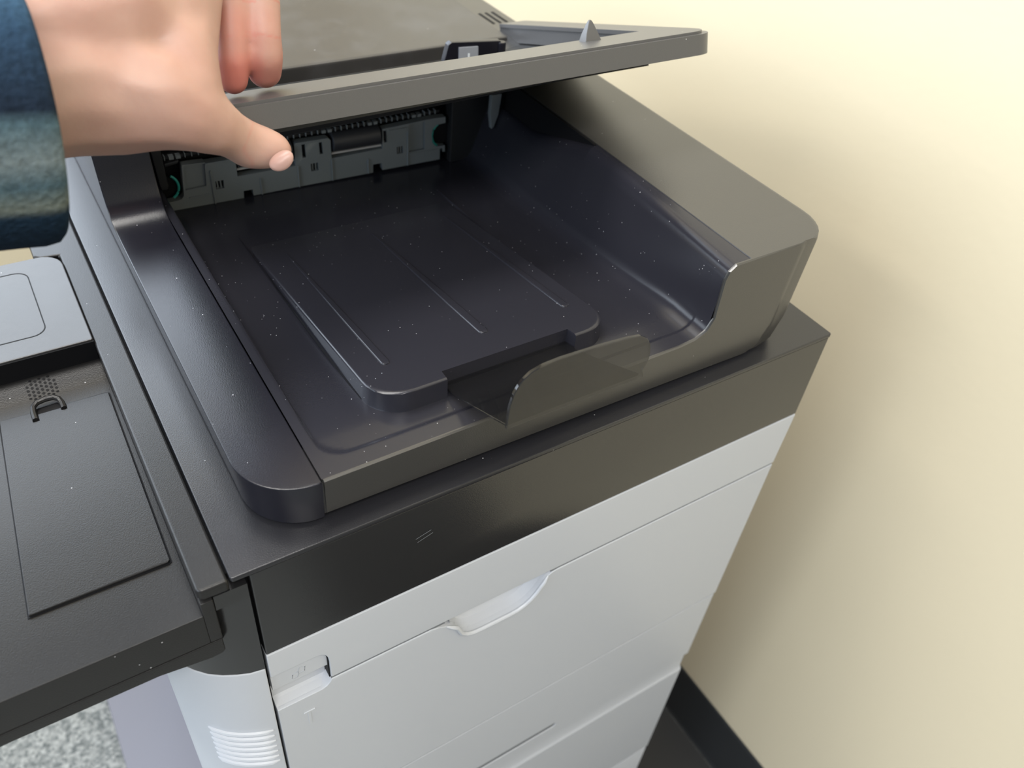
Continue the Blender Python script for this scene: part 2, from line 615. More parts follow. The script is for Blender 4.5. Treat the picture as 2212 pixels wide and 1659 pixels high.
# embossed mark on the door below the latch
bm = bmesh.new()
box(bm, 0.0335, 0.0435, -0.0007, 0.001, -0.2262, -0.2242)
box(bm, 0.0368, 0.0396, -0.0005, 0.001, -0.2470, -0.2262)
finish('embossed_mark', bm, M['white'], DOOR, bevel=0.0002, seg=1)

# upper paper drawer
bm = bmesh.new()
slot = [(0.19, -0.5725), (0.3495, -0.5725), (0.352, -0.5755), (0.352, -0.5785), (0.3495, -0.5815), (0.19, -0.5815)]
plate(bm, [(0.0125, -0.449), (0.5935, -0.449), (0.593, -0.602), (0.0125, -0.602)], [slot], FN, 0.0005, 0.013)
DR = finish('paper_drawer', bm, M['white'], PR, bevel=0.0012)
bm = bmesh.new()
loft(bm, [[(x, d, z) for x, z in ((0.187, -0.569), (0.355, -0.569), (0.355, -0.585), (0.187, -0.585))] for d in (0.0014, 0.0125)])  # dark backing just inside the slot, its colour gives the recess its shade
finish('grip_slot_shade', bm, M['seam'], DR)
bm = bmesh.new()
prof = [(0.0012, -0.6035), (0.0045, -0.606), (0.0045, -0.640), (0.0012, -0.646), (0.0005, -0.650), (0.0005, -0.905), (0.013, -0.905), (0.013, -0.6035)]
loft(bm, [[(x, y, z) for y, z in prof] for x in (0.0125, 0.5925)])
finish('lower_drawer', bm, M['white'], PR, bevel=0.001)
bm = bmesh.new()
loft(bm, [[(x, y, z) for x, y in rrect(0.0125, 0.5905, 0.0005, 0.014, 0.001, 2)] for z in (-1.19, -0.908)])
finish('bottom_panel', bm, M['white'], PR, bevel=0.001)

# grey joints between the panels and around the latch
for x0_, x1_, z0_, z1_, y_ in ((0.0613, 0.172, -0.1912, -0.1870, 0.0010), (0.290, 0.5955, -0.1912, -0.1870, 0.0010), (0.0130, 0.5935, -0.4498, -0.4452, 0.0012),
                               (0.0130, 0.5925, -0.6042, -0.6012, 0.0020), (0.0130, 0.5900, -0.9088, -0.9042, 0.0014)):
    bm = bmesh.new()
    box(bm, x0_, x1_, y_, 0.012, z0_, z1_)
    finish('panel_joint', bm, M['seam'], PR)
for pts in ([(0.0130, -0.1449), (0.0130, -0.1472), (0.0520, -0.1472), (0.0565, -0.1485), (0.0592, -0.1525), (0.0601, -0.1600), (0.0601, -0.1890), (0.0614, -0.1890), (0.0614, -0.1620),
             (0.0606, -0.1545), (0.0583, -0.1485), (0.0545, -0.1455), (0.0500, -0.1446)],):
    bm = bmesh.new()
    plate(bm, pts, [], FN, 0.0022, 0.012)
    finish('latch_gap', bm, M['void'], LB)

# front corner pillar: one plan curve, black above, light grey below
plan = [(0.0102, 0.0), (-0.002, 0.0022), (-0.011, 0.0058), (-0.0205, 0.0105), (-0.030, 0.0172), (-0.038, 0.0255), (-0.0445, 0.0345),
        (-0.0500, 0.0445), (-0.0545, 0.056), (-0.0565, 0.066), (-0.056, 0.085), (-0.036, 0.10), (-0.036, 0.75), (0.0102, 0.75)]
bm = bmesh.new()
loft(bm, [[(x, y, z) for x, y in plan] for z in (-1.19, -0.1288)])
PIL = finish('corner_pillar', bm, M['white'], PR, bevel=0.0014)
plan2 = [(x + 0.0006 if i < 11 else x, y + (0.0006 if i < 11 else 0)) for i, (x, y) in enumerate(plan)]
plan2[0] = (0.0102, 0.0006)
bm = bmesh.new()
loft(bm, [[(x, y, z) for x, y in plan2] for z in (-0.1282, -0.0285)])
box(bm, -0.0132, 0.0102, 0.0006, 0.2, -0.0285, -0.0125)
finish('corner_cap', bm, M['band'], PR)
# moulded vent ridges on the pillar
for i in range(7):
    z = -0.2245 - i * 0.0098
    bm = bmesh.new()
    pts = []
    for j in range(11):
        t = j / 10.0
        s_ = 5.05 * t + 0.35
        k = int(s_)
        f_ = s_ - k
        a, b_ = plan[k], plan[k + 1]
        pts.append((a[0] + (b_[0] - a[0]) * f_, a[1] + (b_[1] - a[1]) * f_ - 0.0003, z - 0.0035 * (1 - t) + 0.0))
    tube(bm, pts, [0.0008] + [0.0024] * 9 + [0.0008], 8)
    finish('vent_ridge', bm, M['white'], PIL)

# front lip of the scanner, wider beyond the display
bm = bmesh.new()
lipo = [(-0.0012, 0.0005), (-0.0185, 0.0005), (-0.0212, 0.0018), (-0.0225, 0.0045), (-0.0232, 0.30), (-0.0232, 0.438), (-0.040, 0.4405), (-0.0455, 0.445), (-0.0465, 0.79), (-0.0012, 0.79)]
loft(bm, [[(x, y, z) for x, y in lipo] for z in (-0.0125, -0.001)])
finish('front_lip', bm, M['panel'], PR, bevel=0.0022, seg=3)

# ---- control panel
bm = bmesh.new()
ZP = -0.0270
basep = [(-0.001, -0.0605), (-0.001, ZP), (0.248, ZP), (0.27, ZP + 0.0015), (0.285, ZP + 0.0065), (0.30, ZP + 0.008), (0.30, -0.0605)]
loft(bm, [[(x, y, z) for y, z in basep] for x in (-0.30, -0.0222)])
CP = finish('control_panel', bm, M['panel'], PR, bevel=0.0009)
bm = bmesh.new()
box(bm, -0.0224, -0.0138, -0.001, 0.27, -0.0605, -0.0132)
finish('panel_end_cap', bm, M['panel'], CP, bevel=0.0008)
bm = bmesh.new()
lo_ = [(-0.30, -0.0620), (-0.0142, -0.0620), (-0.0140, -0.0765), (-0.0160, -0.0795), (-0.024, -0.0805), (-0.06, -0.0745), (-0.30, -0.0745)]
loft(bm, [[(x, y, z) for x, z in lo_] for y in (-0.0008, 0.27)])
finish('panel_underside', bm, M['panel'], CP, bevel=0.001)
# pocket cover with a notch for the pull ring
cov = [(-0.1215, 0.0530), (-0.0310, 0.0530), (-0.0290, 0.0545), (-0.0262, 0.2490), (-0.0280, 0.2505), (-0.0600, 0.2505), (-0.0600, 0.2445),
       (-0.0640, 0.2445), (-0.0640, 0.2475), (-0.0820, 0.2475), (-0.0820, 0.2395), (-0.0865, 0.2395), (-0.0865, 0.2515), (-0.1095, 0.2525)]
bm = bmesh.new()
plate(bm, cov, [], lambda a, b_, d: (a, b_, d), ZP + 0.0003, ZP + 0.0022)
PC = finish('pocket_cover', bm, M['panel'], CP, bevel=0.0006)
# seam around the cover
bm = bmesh.new()
mx_, my_ = -0.075, 0.152
plate(bm, [(mx_ + (x - mx_) * 1.0 + (0.0011 if x > mx_ else -0.0011), y + (0.0011 if y > my_ else -0.0011)) for x, y in cov],
      [], lambda a, b_, d: (a, b_, d), ZP + 0.0001, ZP + 0.0004)
finish('cover_seam', bm, M['void'], CP)
# pull ring
bm = bmesh.new()
tube(bm, [(-0.0845, 0.2415, ZP + 0.002), (-0.0845, 0.2500, ZP + 0.003), (-0.0835, 0.2550, ZP + 0.0045), (-0.080, 0.2580, ZP + 0.0055),
          (-0.073, 0.2590, ZP + 0.006), (-0.067, 0.2590, ZP + 0.0055), (-0.0635, 0.2565, ZP + 0.0045), (-0.0622, 0.2520, ZP + 0.003), (-0.0620, 0.2460, ZP + 0.002)],
     0.0024, 8)
finish('pull_ring', bm, M['panel'], CP)
bm = bmesh.new()
plate(bm, [(-0.0822, 0.2400), (-0.0622, 0.2440), (-0.0622, 0.2560), (-0.0822, 0.2560)], [], lambda a, b_, d: (a, b_, d), ZP + 0.0003, ZP + 0.0008)
finish('ring_slot', bm, M['void'], CP)
# speaker holes
hole_me = None
for r_ in range(6):
    for c_ in range(7):
        if (r_, c_) in ((0, 0), (5, 6), (0, 6), (5, 0)):
            continue
        hx = -0.0835 + c_ * 0.0035
        hy = 0.2660 + r_ * 0.0037 + (0.0018 if c_ % 2 else 0)
        hz = interp([(0.248, ZP), (0.27, ZP + 0.0015), (0.285, ZP + 0.0065), (0.30, ZP + 0.008)], hy)
        bm = bmesh.new()
        tl = 0.0005 if hy < 0.27 else 0.001
        ring0 = [(hx + 0.00125 * math.cos(a * math.pi / 4), hy + 0.00125 * math.sin(a * math.pi / 4), hz + 0.0002 + 0.33 * 0.00125 * math.sin(a * math.pi / 4) * (1 if 0.27 <= hy < 0.285 else 0.1)) for a in range(8)]
        vs_ = [bm.verts.new(p) for p in ring0]
        bm.faces.new(vs_)
        ct = [bm.verts.new((p[0], p[1], p[2] - 0.0008)) for p in ring0]
        for i in range(8):
            bm.faces.new((vs_[i], vs_[(i + 1) % 8], ct[(i + 1) % 8], ct[i]))
        finish('speaker_hole', bm, M['void'], CP)
# display unit
bm = bmesh.new()
dp = rrect(-0.30, -0.0232, 0.292, 0.438, (0.002, 0.002, 0.02, 0.02))
loft(bm, [[(x, y, z) for x, y in dp] for z in (-0.021, 0.0015)])
DU = finish('display_unit', bm, M['cover'], PR, bevel=0.0012)
bm = bmesh.new()
loft(bm, [[(x, y, z) for x, y in rrect(-0.298, -0.0232, 0.2905, 0.2925, 0.0004, 2)] for z in (-0.0205, 0.0)])
finish('display_front', bm, M['void'], DU)
bm = bmesh.new()
plate(bm, rrect(-0.285, -0.0545, 0.316, 0.419, 0.012), [rrect(-0.284, -0.0555, 0.317, 0.418, 0.0112)], lambda a, b_, d: (a, b_, d), 0.0013, 0.0017)
finish('screen_seam', bm, M['void'], DU)

# ---------------------------------------------------------------- document feeder
ZPLAT = lambda y: 0.0612 - 0.146 * (y - 0.055)
FLOOR = [(0.0, 0.0425), (0.06, 0.0425), (0.08, 0.0405), (0.11, 0.0365), (0.16, 0.0310), (0.21, 0.0260), (0.27, 0.0212), (0.33, 0.0188), (0.45, 0.0172)]
ZTOP = 0.0438


def tray_z(x, y):
    # rounded recess: outside it the rim, inside it the falling floor
    rr = 0.024
    qx, qy = 0.0835 + rr - x, 0.0325 + rr - y
    if qx > 0 and qy > 0:
        d = rr - math.hypot(qx, qy)
    else:
        d = min(x - 0.0835, y - 0.0325)
    s_ = sstep(0.0, 0.0028, d)
    return ZTOP + (interp(FLOOR, y) - ZTOP) * s_


# feeder frame: front lip and tall end block in one piece
def frame_ring(y, xm, lipz, inner, inset=0.0):
    t = inset
    if inner:
        return [(0.0755, y, 0.007), (0.0755, y, lipz), (0.459, y, lipz), (0.459, y, lipz + 0.002), (0.459, y, 0.053), (0.459, y, 0.064),
                (0.459, y, 0.105), (0.459, y, 0.114), (0.4605, y, 0.1178), (xm - 0.0055, y, 0.1178), (xm - 0.0012, y, 0.1166), (xm, y, 0.112),
                (xm - 0.006, y, 0.030), (xm - 0.014, y, 0.009), (xm - 0.030, y, 0.0025), (0.42, y, 0.003)]
    return [(0.0765 - t * 0, y, 0.009 + t), (0.0765, y, 0.0440 - t), (0.400, y, 0.0450 - t), (0.418, y, 0.0470 - t), (0.4285 + t, y, 0.0530 - t * 0.6),
            (0.4340 + t, y, 0.0640), (0.4325 + t, y, 0.1040), (0.4350 + t, y, 0.1125), (0.4420, y, 0.1180 - t), (xm - 0.0055, y, 0.1180 - t),
            (xm - 0.0012 - t, y, 0.1168 - t), (xm - t, y, 0.112), (xm - 0.006 - t, y, 0.030), (xm - 0.014, y, 0.009), (xm - 0.030, y, 0.0025 + t), (0.42, y, 0.004 + t)]


bm = bmesh.new()
rings = [frame_ring(0.0150, 0.520, 0, False, 0.0011), frame_ring(0.0162, 0.525, 0, False)]
rings.append(frame_ring(0.0174, 0.5295, 0, False))
XM = lambda y: 0.5275 + 0.0385 * math.sqrt(max(0.0, 1 - (1 - min(1.0, (y - 0.0150) / 0.042)) ** 2))
for y in (0.0176, 0.0205, 0.025, 0.031, 0.038, 0.047, 0.0575):
    rings.append(frame_ring(y, XM(y), 0.036, True))
for y in (0.0580, 0.30, 0.79):
    rings.append(frame_ring(y, 0.566 if y < 0.2 else (0.567 if y < 0.5 else 0.566), 0.006, True))
loft(bm, rings)
FR = finish('feeder_frame', bm, M['frame'], PR, ang=28)

# vent slots on the end block
for i in range(4):
    bm = bmesh.new()
    x = 0.5225 + i * 0.0095
    loft(bm, [[(x + dx, y, 0.1180 + dz) for dx, dz in ((-0.0018, -0.001), (0.0018, -0.001), (0.0018, 0.0002), (-0.0018, 0.0002))] for y in (0.553, 0.590)])
    finish('vent_slot', bm, M['void'], FR)

# left rail with its riser
prof = [(0.0150, 0.0035), (0.0150, 0.0430), (0.10, 0.0430), (0.20, 0.0430), (0.30, 0.0430), (0.350, 0.0430), (0.368, 0.0433), (0.382, 0.0446), (0.393, 0.0478), (0.401, 0.0535), (0.4065, 0.0615),
        (0.4105, 0.0730), (0.4140, 0.0880), (0.4170, 0.1050), (0.4200, 0.1240), (0.62, 0.1240), (0.62, 0.0035)]
bm = bmesh.new()
rings = []
secs = []
for i in range(19):
    ph = math.radians(90.0 * i / 18)
    secs.append((0.0150 + 0.0475 * (1 - math.cos(ph)), 0.0262 + 0.0473 * (1 - math.sin(ph)), 0.0430))
for y, z in prof[2:15]:
    secs.append((y, 0.0262, z))
secs.append((0.79, 0.0262, 0.1240))
for i, (y, xl, zt) in enumerate(secs):
    yt = y + (0.0010 if i == 0 else 0.0)
    dr = 0.0035 if y < 0.40 else 0.0035
    yb = y + 0.0025 * max(0.0, 1 - (y - 0.015) / 0.0475)
    dx = dr * min(1.0, (0.0735 - xl) / 0.0473)
    e = 0.0011
    ey = e * math.cos(math.radians(90.0 * i / 18)) if i < 19 else 0.0
    ex = e * math.sin(math.radians(90.0 * i / 18)) if i < 19 else e
    rings.append([(xl + dx, yb, 0.0035), (xl, y, zt - e), (xl + ex * 0.3, y + ey * 0.3, zt - e * 0.3), (xl + ex, y + ey, zt),
                  (0.0742, y + ey, zt), (0.0749, y + ey * 0.3, zt - e * 0.3), (0.0752, y, zt - e), (0.0752, yb, 0.0035)])
loft(bm, rings)
finish('side_rail', bm, M['rail'], PR, ang=40)

# seal under the feeder
bm = bmesh.new()
box(bm, 0.055, 0.525, 0.045, 0.78, 0.0, 0.0105)
finish('feeder_seal', bm, M['void'], PR)

# output tray: floor, ledge and sloping right wall as one skin
ys = [0.0176, 0.0205, 0.024, 0.027, 0.029, 0.0305, 0.032, 0.0332, 0.0344, 0.0356, 0.037, 0.039, 0.042, 0.046, 0.052, 0.06, 0.07, 0.08, 0.095, 0.11, 0.135, 0.16, 0.185,
      0.21, 0.2345, 0.2355, 0.25, 0.27, 0.29, 0.31, 0.33, 0.345, 0.36, 0.39, 0.42, 0.455]
xs = [0.0756, 0.0785, 0.081, 0.0828, 0.0838, 0.0846, 0.0854, 0.0862, 0.0872, 0.0885, 0.090, 0.092, 0.0945, 0.098, 0.102, 0.108, 0.116, 0.13, 0.16, 0.20, 0.25, 0.30, 0.35, 0.385, 0.400]
rings = []
for y in ys:
    zb = tray_z(0.3, y)
    row = [(x, y, tray_z(x, y)) for x in xs]
    zt = interp([(0.0, 0.1168), (0.2350, 0.1168), (0.245, 0.1135), (0.33, 0.088), (0.345, 0.085), (0.5, 0.085)], y)
    xt = interp([(0.0, 0.4385), (0.02, 0.4390), (0.10, 0.4445), (0.20, 0.4495), (0.5, 0.4515)], y)
    row += [(0.412, y, zb), (0.4195, y, zb + 0.0008), (0.4255, y, zb + 0.0035), (0.4300, y, zb + 0.0085), (0.4325, y, zb + 0.0165),
            (xt - 0.0038, y, zt - 0.014), (xt - 0.0018, y, zt - 0.0065), (xt + 0.0015, y, zt - 0.0020), (xt + 0.006, y, zt), (0.4605, y, zt + 0.0003)]
    rings.append(row)
bm = bmesh.new()
loft(bm, rings, closed=False)
TR = finish('output_tray', bm, M['tray'], PR, ang=50)

# raised paper platform with the slot for the paper stop
bm = bmesh.new()
px0, px1, py0, py1 = 0.1385, 0.3525, 0.0555, 0.41
sx0, sx1, sy1 = 0.1935, 0.3145, 0.0640


def plat_outline(grow):
    r_ = 0.030
    o = rrect(px0 - grow, px1 + grow, py0 - grow, py1, (r_, r_, 0.002, 0.002), 8)
    out = []
    for i, p in enumerate(o):
        out.append(p)
        if i == 8:                        # end of the front-left corner: walk into the slot
            out += [(sx0, py0 - grow), (sx0 + 0.0008, sy1), (sx1 - 0.0008, sy1), (sx1, py0 - grow)]
    return out


def plat_ring(grow, f_):
    return [(x, y, f_(y)) for x, y in plat_outline(grow)]


loft(bm, [plat_ring(0.0055, lambda y: interp(FLOOR, y) - 0.002), plat_ring(0.0036, lambda y: min(interp(FLOOR, y) + 0.0008, ZPLAT(y) - 0.0018)),
          plat_ring(0.0028, lambda y: ZPLAT(y) - 0.0016),
          plat_ring(0.0018, lambda y: ZPLAT(y) - 0.0006), plat_ring(0.0, lambda y: ZPLAT(y))], cap0=False)
PL = finish('paper_platform', bm, M['tray'], TR, ang=50)
bm = bmesh.new()
box(bm, sx0, sx1, 0.0625, 0.16, 0.0400, 0.0405)
box(bm, sx0, sx1, 0.0642, 0.0650, 0.0400, 0.0535)
finish('slot_lining', bm, M['void'], PL)
# moulded ribs
for x, w in ((0.1625, 0.0040), (0.2520, 0.0046), (0.3345, 0.0040)):
    bm = bmesh.new()
    rings = []
    for y, k in ((0.0945, 0.35), (0.0955, 0.75), (0.098, 1.0), (0.15, 0.95), (0.21, 0.72), (0.27, 0.42), (0.315, 0.15)):
        zc = ZPLAT(y)
        h = 0.0013 * (0.4 + 0.6 * k) if y > 0.096 else 0.0007
        ww = w * k
        rings.append([(x - ww, y, zc - 0.0006), (x - ww * 0.86, y, zc + h * 0.8), (x - ww * 0.6, y, zc + h), (x + ww * 0.6, y, zc + h * 0.9), (x + ww * 0.86, y, zc + h * 0.6), (x + ww, y, zc - 0.0006)])
    loft(bm, rings)
    finish('rib', bm, M['tray'], PL, ang=60)

# smoked clear paper stop: sliding plate rising out of the slot and an upright flap
bm = bmesh.new()
th_ = 0.0022
side = [(0.085, 0.0435), (0.062, 0.0448), (0.045, 0.0490), (0.020, 0.0595), (-0.010, 0.0730), (-0.0262, 0.0805)]
rings = []
for y, z in side:
    rings.append([(0.1950, y, z), (0.3135, y, z), (0.3135, y, z + th_), (0.1950, y, z + th_)])
loft(bm, rings)
ST = finish('paper_stop', bm, M['smoke'], PR, bevel=0.0004, seg=1)
flap = [(0.1942, 0.0800), (0.1944, 0.0900), (0.1956, 0.1010), (0.1985, 0.1110), (0.2035, 0.1190), (0.2110, 0.1243), (0.2210, 0.1268), (0.2350, 0.1275), (0.2690, 0.1262),
        (0.2950, 0.1240), (0.3050, 0.1222), (0.3125, 0.1175), (0.3168, 0.1110), (0.3186, 0.1030), (0.3182, 0.0970), (0.3160, 0.0910), (0.3138, 0.0872), (0.3160, 0.0800)]
bm = bmesh.new()
plate(bm, flap, [], lambda a, b_, d: (a, d + 0.06 * (b_ - 0.08), b_), -0.0292, -0.0262)
finish('stop_flap', bm, M['smoke'], ST, bevel=0.0005, seg=1)

# ---- roller unit at the back of the tray (local s along its width, z up, d towards the back)
RA, RB = Vector((0.0867, 0.4439)), Vector((0.3944, 0.4294))
RD = (RB - RA).normalized()
RN = Vector((-RD.y, RD.x))


def RU(s_, z, d):
    p = RA + RD * s_ + RN * d
    return (p.x, p.y, z)


outl = [(0.0005, 0.0164), (0.0010, 0.0275), (0.0096, 0.0275), (0.0140, 0.0285), (0.0170, 0.0320), (0.0202, 0.0654), (0.0424, 0.0645), (0.0430, 0.0634), (0.0728, 0.0634),
        (0.0728, 0.0432), (0.1345, 0.0440), (0.1350, 0.0680), (0.1365, 0.0695), (0.1715, 0.0695), (0.1746, 0.0668), (0.1746, 0.0452), (0.2338, 0.0470), (0.2340, 0.0697), (0.2650, 0.0712),
        (0.2869, 0.0726), (0.3020, 0.0726), (0.3106, 0.0722), (0.3108, 0.0652), (0.2998, 0.0643), (0.2954, 0.0606), (0.2937, 0.0537), (0.2950, 0.0436), (0.3000, 0.0380), (0.3109, 0.0376),
        (0.3112, 0.0299), (0.3085, 0.0299), (0.3080, 0.0345), (0.3048, 0.0345), (0.3048, 0.0212), (0.2333, 0.0206), (0.2325, 0.0294), (0.2222, 0.0294), (0.2218, 0.0195), (0.1352, 0.0188),
        (0.0865, 0.0180), (0.0863, 0.0254), (0.0768, 0.0254), (0.0761, 0.0172), (0.0298, 0.0168), (0.0091, 0.0163)]
wins = [[(0.0494, 0.0326), (0.0577, 0.0326), (0.0582, 0.0419), (0.0498, 0.0419)], [(0.1511, 0.0341), (0.1594, 0.0341), (0.1592, 0.0433), (0.1510, 0.0433)],
        [(0.2511, 0.0371), (0.2588, 0.0371), (0.2586, 0.0457), (0.2509, 0.0457)]]
slots = [[(0.1428, 0.0516), (0.1467, 0.0516), (0.1466, 0.0668), (0.1426, 0.0668)], [(0.1618, 0.0523), (0.1655, 0.0523), (0.1650, 0.0661), (0.1616, 0.0661)],
         [(0.2356, 0.0535), (0.2391, 0.0535), (0.2386, 0.0675), (0.2350, 0.0675)]]
pock = [[(0.0195, 0.0375), (0.0405, 0.0385), (0.0425, 0.0634), (0.0220, 0.0640)], [(0.2657, 0.0365), (0.2855, 0.0371), (0.2852, 0.0706), (0.2657, 0.0700)]]
bm = bmesh.new()
plate(bm, outl, wins + slots + pock, RU, 0.0, 0.009)
RUO = finish('roller_unit', bm, M['mech'], PR, bevel=0.0005, seg=1)
bm = bmesh.new()
plate(bm, [(0.003, 0.019), (0.304, 0.022), (0.304, 0.070), (0.003, 0.066)], [], RU, 0.0165, 0.018)
finish('unit_backing', bm, M['void'], RUO)
# pocket floors
for pk in pock:
    bm = bmesh.new()
    cxp = sum(p[0] for p in pk) / 4
    czp = sum(p[1] for p in pk) / 4
    plate(bm, [(cxp + (a - cxp) * 1.06, czp + (b_ - czp) * 1.04) for a, b_ in pk], [], RU, 0.0035, 0.006)
    finish('pocket_floor', bm, M['mech'], RUO)
# dark wells behind the openings
for wn in wins + slots:
    bm = bmesh.new()
    plate(bm, wn, [], RU, 0.0040, 0.0046)
    finish('dark_well', bm, M['void'], RUO)
# posts inside the little windows
for wn in wins:
    for k in (0.22, 0.62):
        s_ = wn[0][0] + (wn[1][0] - wn[0][0]) * k
        bm = bmesh.new()
        plate(bm, [(s_, wn[0][1]), (s_ + 0.0014, wn[0][1]), (s_ + 0.0014, wn[2][1]), (s_, wn[2][1])], [], RU, 0.0022, 0.0042)
        finish('window_post', bm, M['mech'], RUO)
# upright ribs
for s_, z0_, z1_ in ((0.0462, 0.0170, 0.0550), (0.0957, 0.0178, 0.0372), (0.1366, 0.0187, 0.0436), (0.1744, 0.0192, 0.0448), (0.2161, 0.0198, 0.0377), (0.2640, 0.0210, 0.0620)):
    bm = bmesh.new()
    plate(bm, [(s_ - 0.0006, z0_), (s_ + 0.0006, z0_), (s_ + 0.0006, z1_), (s_ - 0.0006, z1_)], [], RU, -0.0016, 0.001)
    finish('upright_rib', bm, M['mech'], RUO, bevel=0.0003, seg=1)
# ledge strips
for s0_, s1_, z in ((0.0215, 0.0440, 0.0288), (0.0430, 0.0720, 0.0630), (0.2410, 0.2640, 0.0668), (0.2660, 0.3040, 0.0345)):
    bm = bmesh.new()
    plate(bm, [(s0_, z - 0.0008), (s1_, z - 0.0008), (s1_, z + 0.0008), (s0_, z + 0.0008)], [], RU, -0.0014, 0.001)
    finish('ledge', bm, M['mech'], RUO, bevel=0.0003, seg=1)
# rubber feed rollers
for s0_, s1_ in ((0.0745, 0.1330), (0.1765, 0.2320)):
    bm = bmesh.new()
    rings = []
    for s_, k in ((s0_, 0.72), (s0_ + 0.0006, 0.96), (s0_ + 0.0014, 1.0), (s1_ - 0.0014, 1.0), (s1_ - 0.0006, 0.96), (s1_, 0.72)):
        rings.append([RU(s_, 0.0615 + 0.0112 * k * math.sin(2 * math.pi * a / 20), 0.0075 + 0.0112 * k * math.cos(2 * math.pi * a / 20)) for a in range(20)])
    loft(bm, rings)
    finish('feed_roller', bm, M['roller'], RUO, ang=50)
    bm = bmesh.new()
    plate(bm, [(s0_ - 0.001, 0.0492), (s1_ + 0.001, 0.0492), (s1_ + 0.001, 0.0512), (s0_ - 0.001, 0.0512)], [], RU, 0.0015, 0.004)
    finish('roller_guard', bm, M['steel'], RUO)
# comb strip above the rollers
bm = bmesh.new()
plate(bm, [(0.002, 0.0715), (0.305, 0.0765), (0.305, 0.0795), (0.002, 0.0745)], [], RU, 0.005, 0.012)
CB = finish('comb_strip', bm, M['mech_dark'], RUO)
for i in range(46):
    s_ = 0.006 + i * 0.0065
    bm = bmesh.new()
    zc = 0.0735 + 0.005 * s_ / 0.3
    big = (i // 4) % 2 == 0
    w_ = 0.0022 if (big and i % 4 in (1, 2)) else 0.0004
    plate(bm, [(s_ - w_, zc - 0.0018), (s_ + w_, zc - 0.0018), (s_ + w_, zc + (0.0014 if w_ > 0.001 else 0.0030)), (s_ - w_, zc + (0.0014 if w_ > 0.001 else 0.0030))], [], RU, 0.0018, 0.008)
    finish('comb_tooth', bm, M['mech'], CB)
# teal rings at both ends
for sc_, zc, a0_, a1_, rr in ((0.0015, 0.0430, -62, 62, 0.0125), (0.3085, 0.0510, 118, 242, 0.0135)):
    bm = bmesh.new()
    tube(bm, [RU(sc_ + rr * math.cos(math.radians(a)), zc + rr * 1.1 * math.sin(math.radians(a)), 0.002) for a in range(a0_, a1_ + 1, 8)], 0.0013, 8)
    finish('teal_ring', bm, M['teal'], RUO)
    bm = bmesh.new()
    rings = []
    for d in (0.004, 0.012):
        rings.append([RU(sc_ + rr * 0.8 * math.cos(a * math.pi / 8), zc + rr * 0.9 * math.sin(a * math.pi / 8), d) for a in range(16)])
    loft(bm, rings)
    finish('end_bush', bm, M['void'], RUO)
# hinge strut at the left end
bm = bmesh.new()
plate(bm, [(-0.0066, 0.095), (0.0030, 0.095), (0.0038, 0.0475), (0.0020, 0.0435), (-0.0030, 0.0440), (-0.0042, 0.0480)], [], RU, -0.004, 0.003)
finish('hinge_strut', bm, M['mech_dark'], RUO, bevel=0.0008)
bm = bmesh.new()
plate(bm, [(0.0045, 0.066), (0.0175, 0.068), (0.0185, 0.071), (0.0045, 0.0695)], [], RU, 0.0, 0.006)
finish('end_rail', bm, M['mech_dark'], RUO, bevel=0.0006)
# dark interior behind the unit
bm = bmesh.new()
box(bm, 0.0745, 0.459, 0.458, 0.465, 0.0, 0.122)
finish('back_plate', bm, M['void'], PR)
# guide tab and bracket at the right of the rollers
bm = bmesh.new()
loft(bm, [[(0.437, y, 0.104), (0.450, y, 0.104), (0.4475, y, 0.080), (0.4425, y, 0.066), (0.4395, y, 0.064), (0.4365, y, 0.082)] for y in (0.398, 0.404)])
finish('guide_tab', bm, M['mech'], PR, bevel=0.0008)
bm = bmesh.new()
loft(bm, [[(0.402, y, 0.017), (0.459, y, 0.017), (0.459, y, 0.112), (0.402, y, 0.112)] for y in (0.424, 0.440)])
finish('inner_bracket', bm, M['mech_dark'], PR, bevel=0.002)

bm = bmesh.new()
box(bm, 0.4572, 0.4594, 0.2365, 0.458, 0.018, 0.1172)
finish('inner_wall', bm, M['void'], PR)

# ---- feeder cover behind the lifted tray
bm = bmesh.new()
prof = [(0.5010, 0.088), (0.5010, 0.1185), (0.5018, 0.1208), (0.5040, 0.1220), (0.79, 0.1240), (0.79, 0.088)]
loft(bm, [[(x, y, z) for y, z in prof] for x in (0.0760, 0.5190)])
finish('feeder_cover', bm, M['cover'], PR, ang=40)

# ---- lifted input tray
TH = math.atan(0.097 / 0.309)
E2 = Vector((0, math.cos(TH), -math.sin(TH)))
E3 = Vector((0, math.sin(TH), math.cos(TH)))
LO = Vector((0, 0.213, 0.2245))


def LD(x, t, n_):
    return LO + Vector((x, 0, 0)) + E2 * t + E3 * n_


bm = bmesh.new()
def u_shape(x0, x1, y0, y1, r, ix0, ix1, iy):
    o = rrect(x0, x1, y0, y1, (r, r, 0.004, 0.004), 8)
    k = 9 + 9 + 9          # after the x1,y1 corner
    return o[:k] + [(ix1, y1), (ix1, iy), (ix0, iy), (ix0, y1)] + o[k:]


plate(bm, u_shape(0.080, 0.567, 0.0, 0.335, 0.026, 0.1140, 0.527, 0.066), [], lambda a, b_, d: LD(a, b_, d), -0.0195, -0.0012)
IT = finish('input_tray', bm, M['lid'], PR, bevel=0.0012, ang=40)
bm = bmesh.new()
plate(bm, u_shape(0.0845, 0.5625, 0.0048, 0.333, 0.024, 0.1155, 0.5255, 0.0675), [], lambda a, b_, d: LD(a, b_, d), -0.0030, 0.0012)
finish('tray_rim', bm, M['lid'], IT, bevel=0.0007, ang=40)
# recessed tray bed
bm = bmesh.new()
plate(bm, [(0.110, 0.060), (0.531, 0.060), (0.531, 0.296), (0.110, 0.296)], [], lambda a, b_, d: LD(a, b_, d), -0.0310, -0.0270)
finish('tray_bed', bm, M['void'], IT)
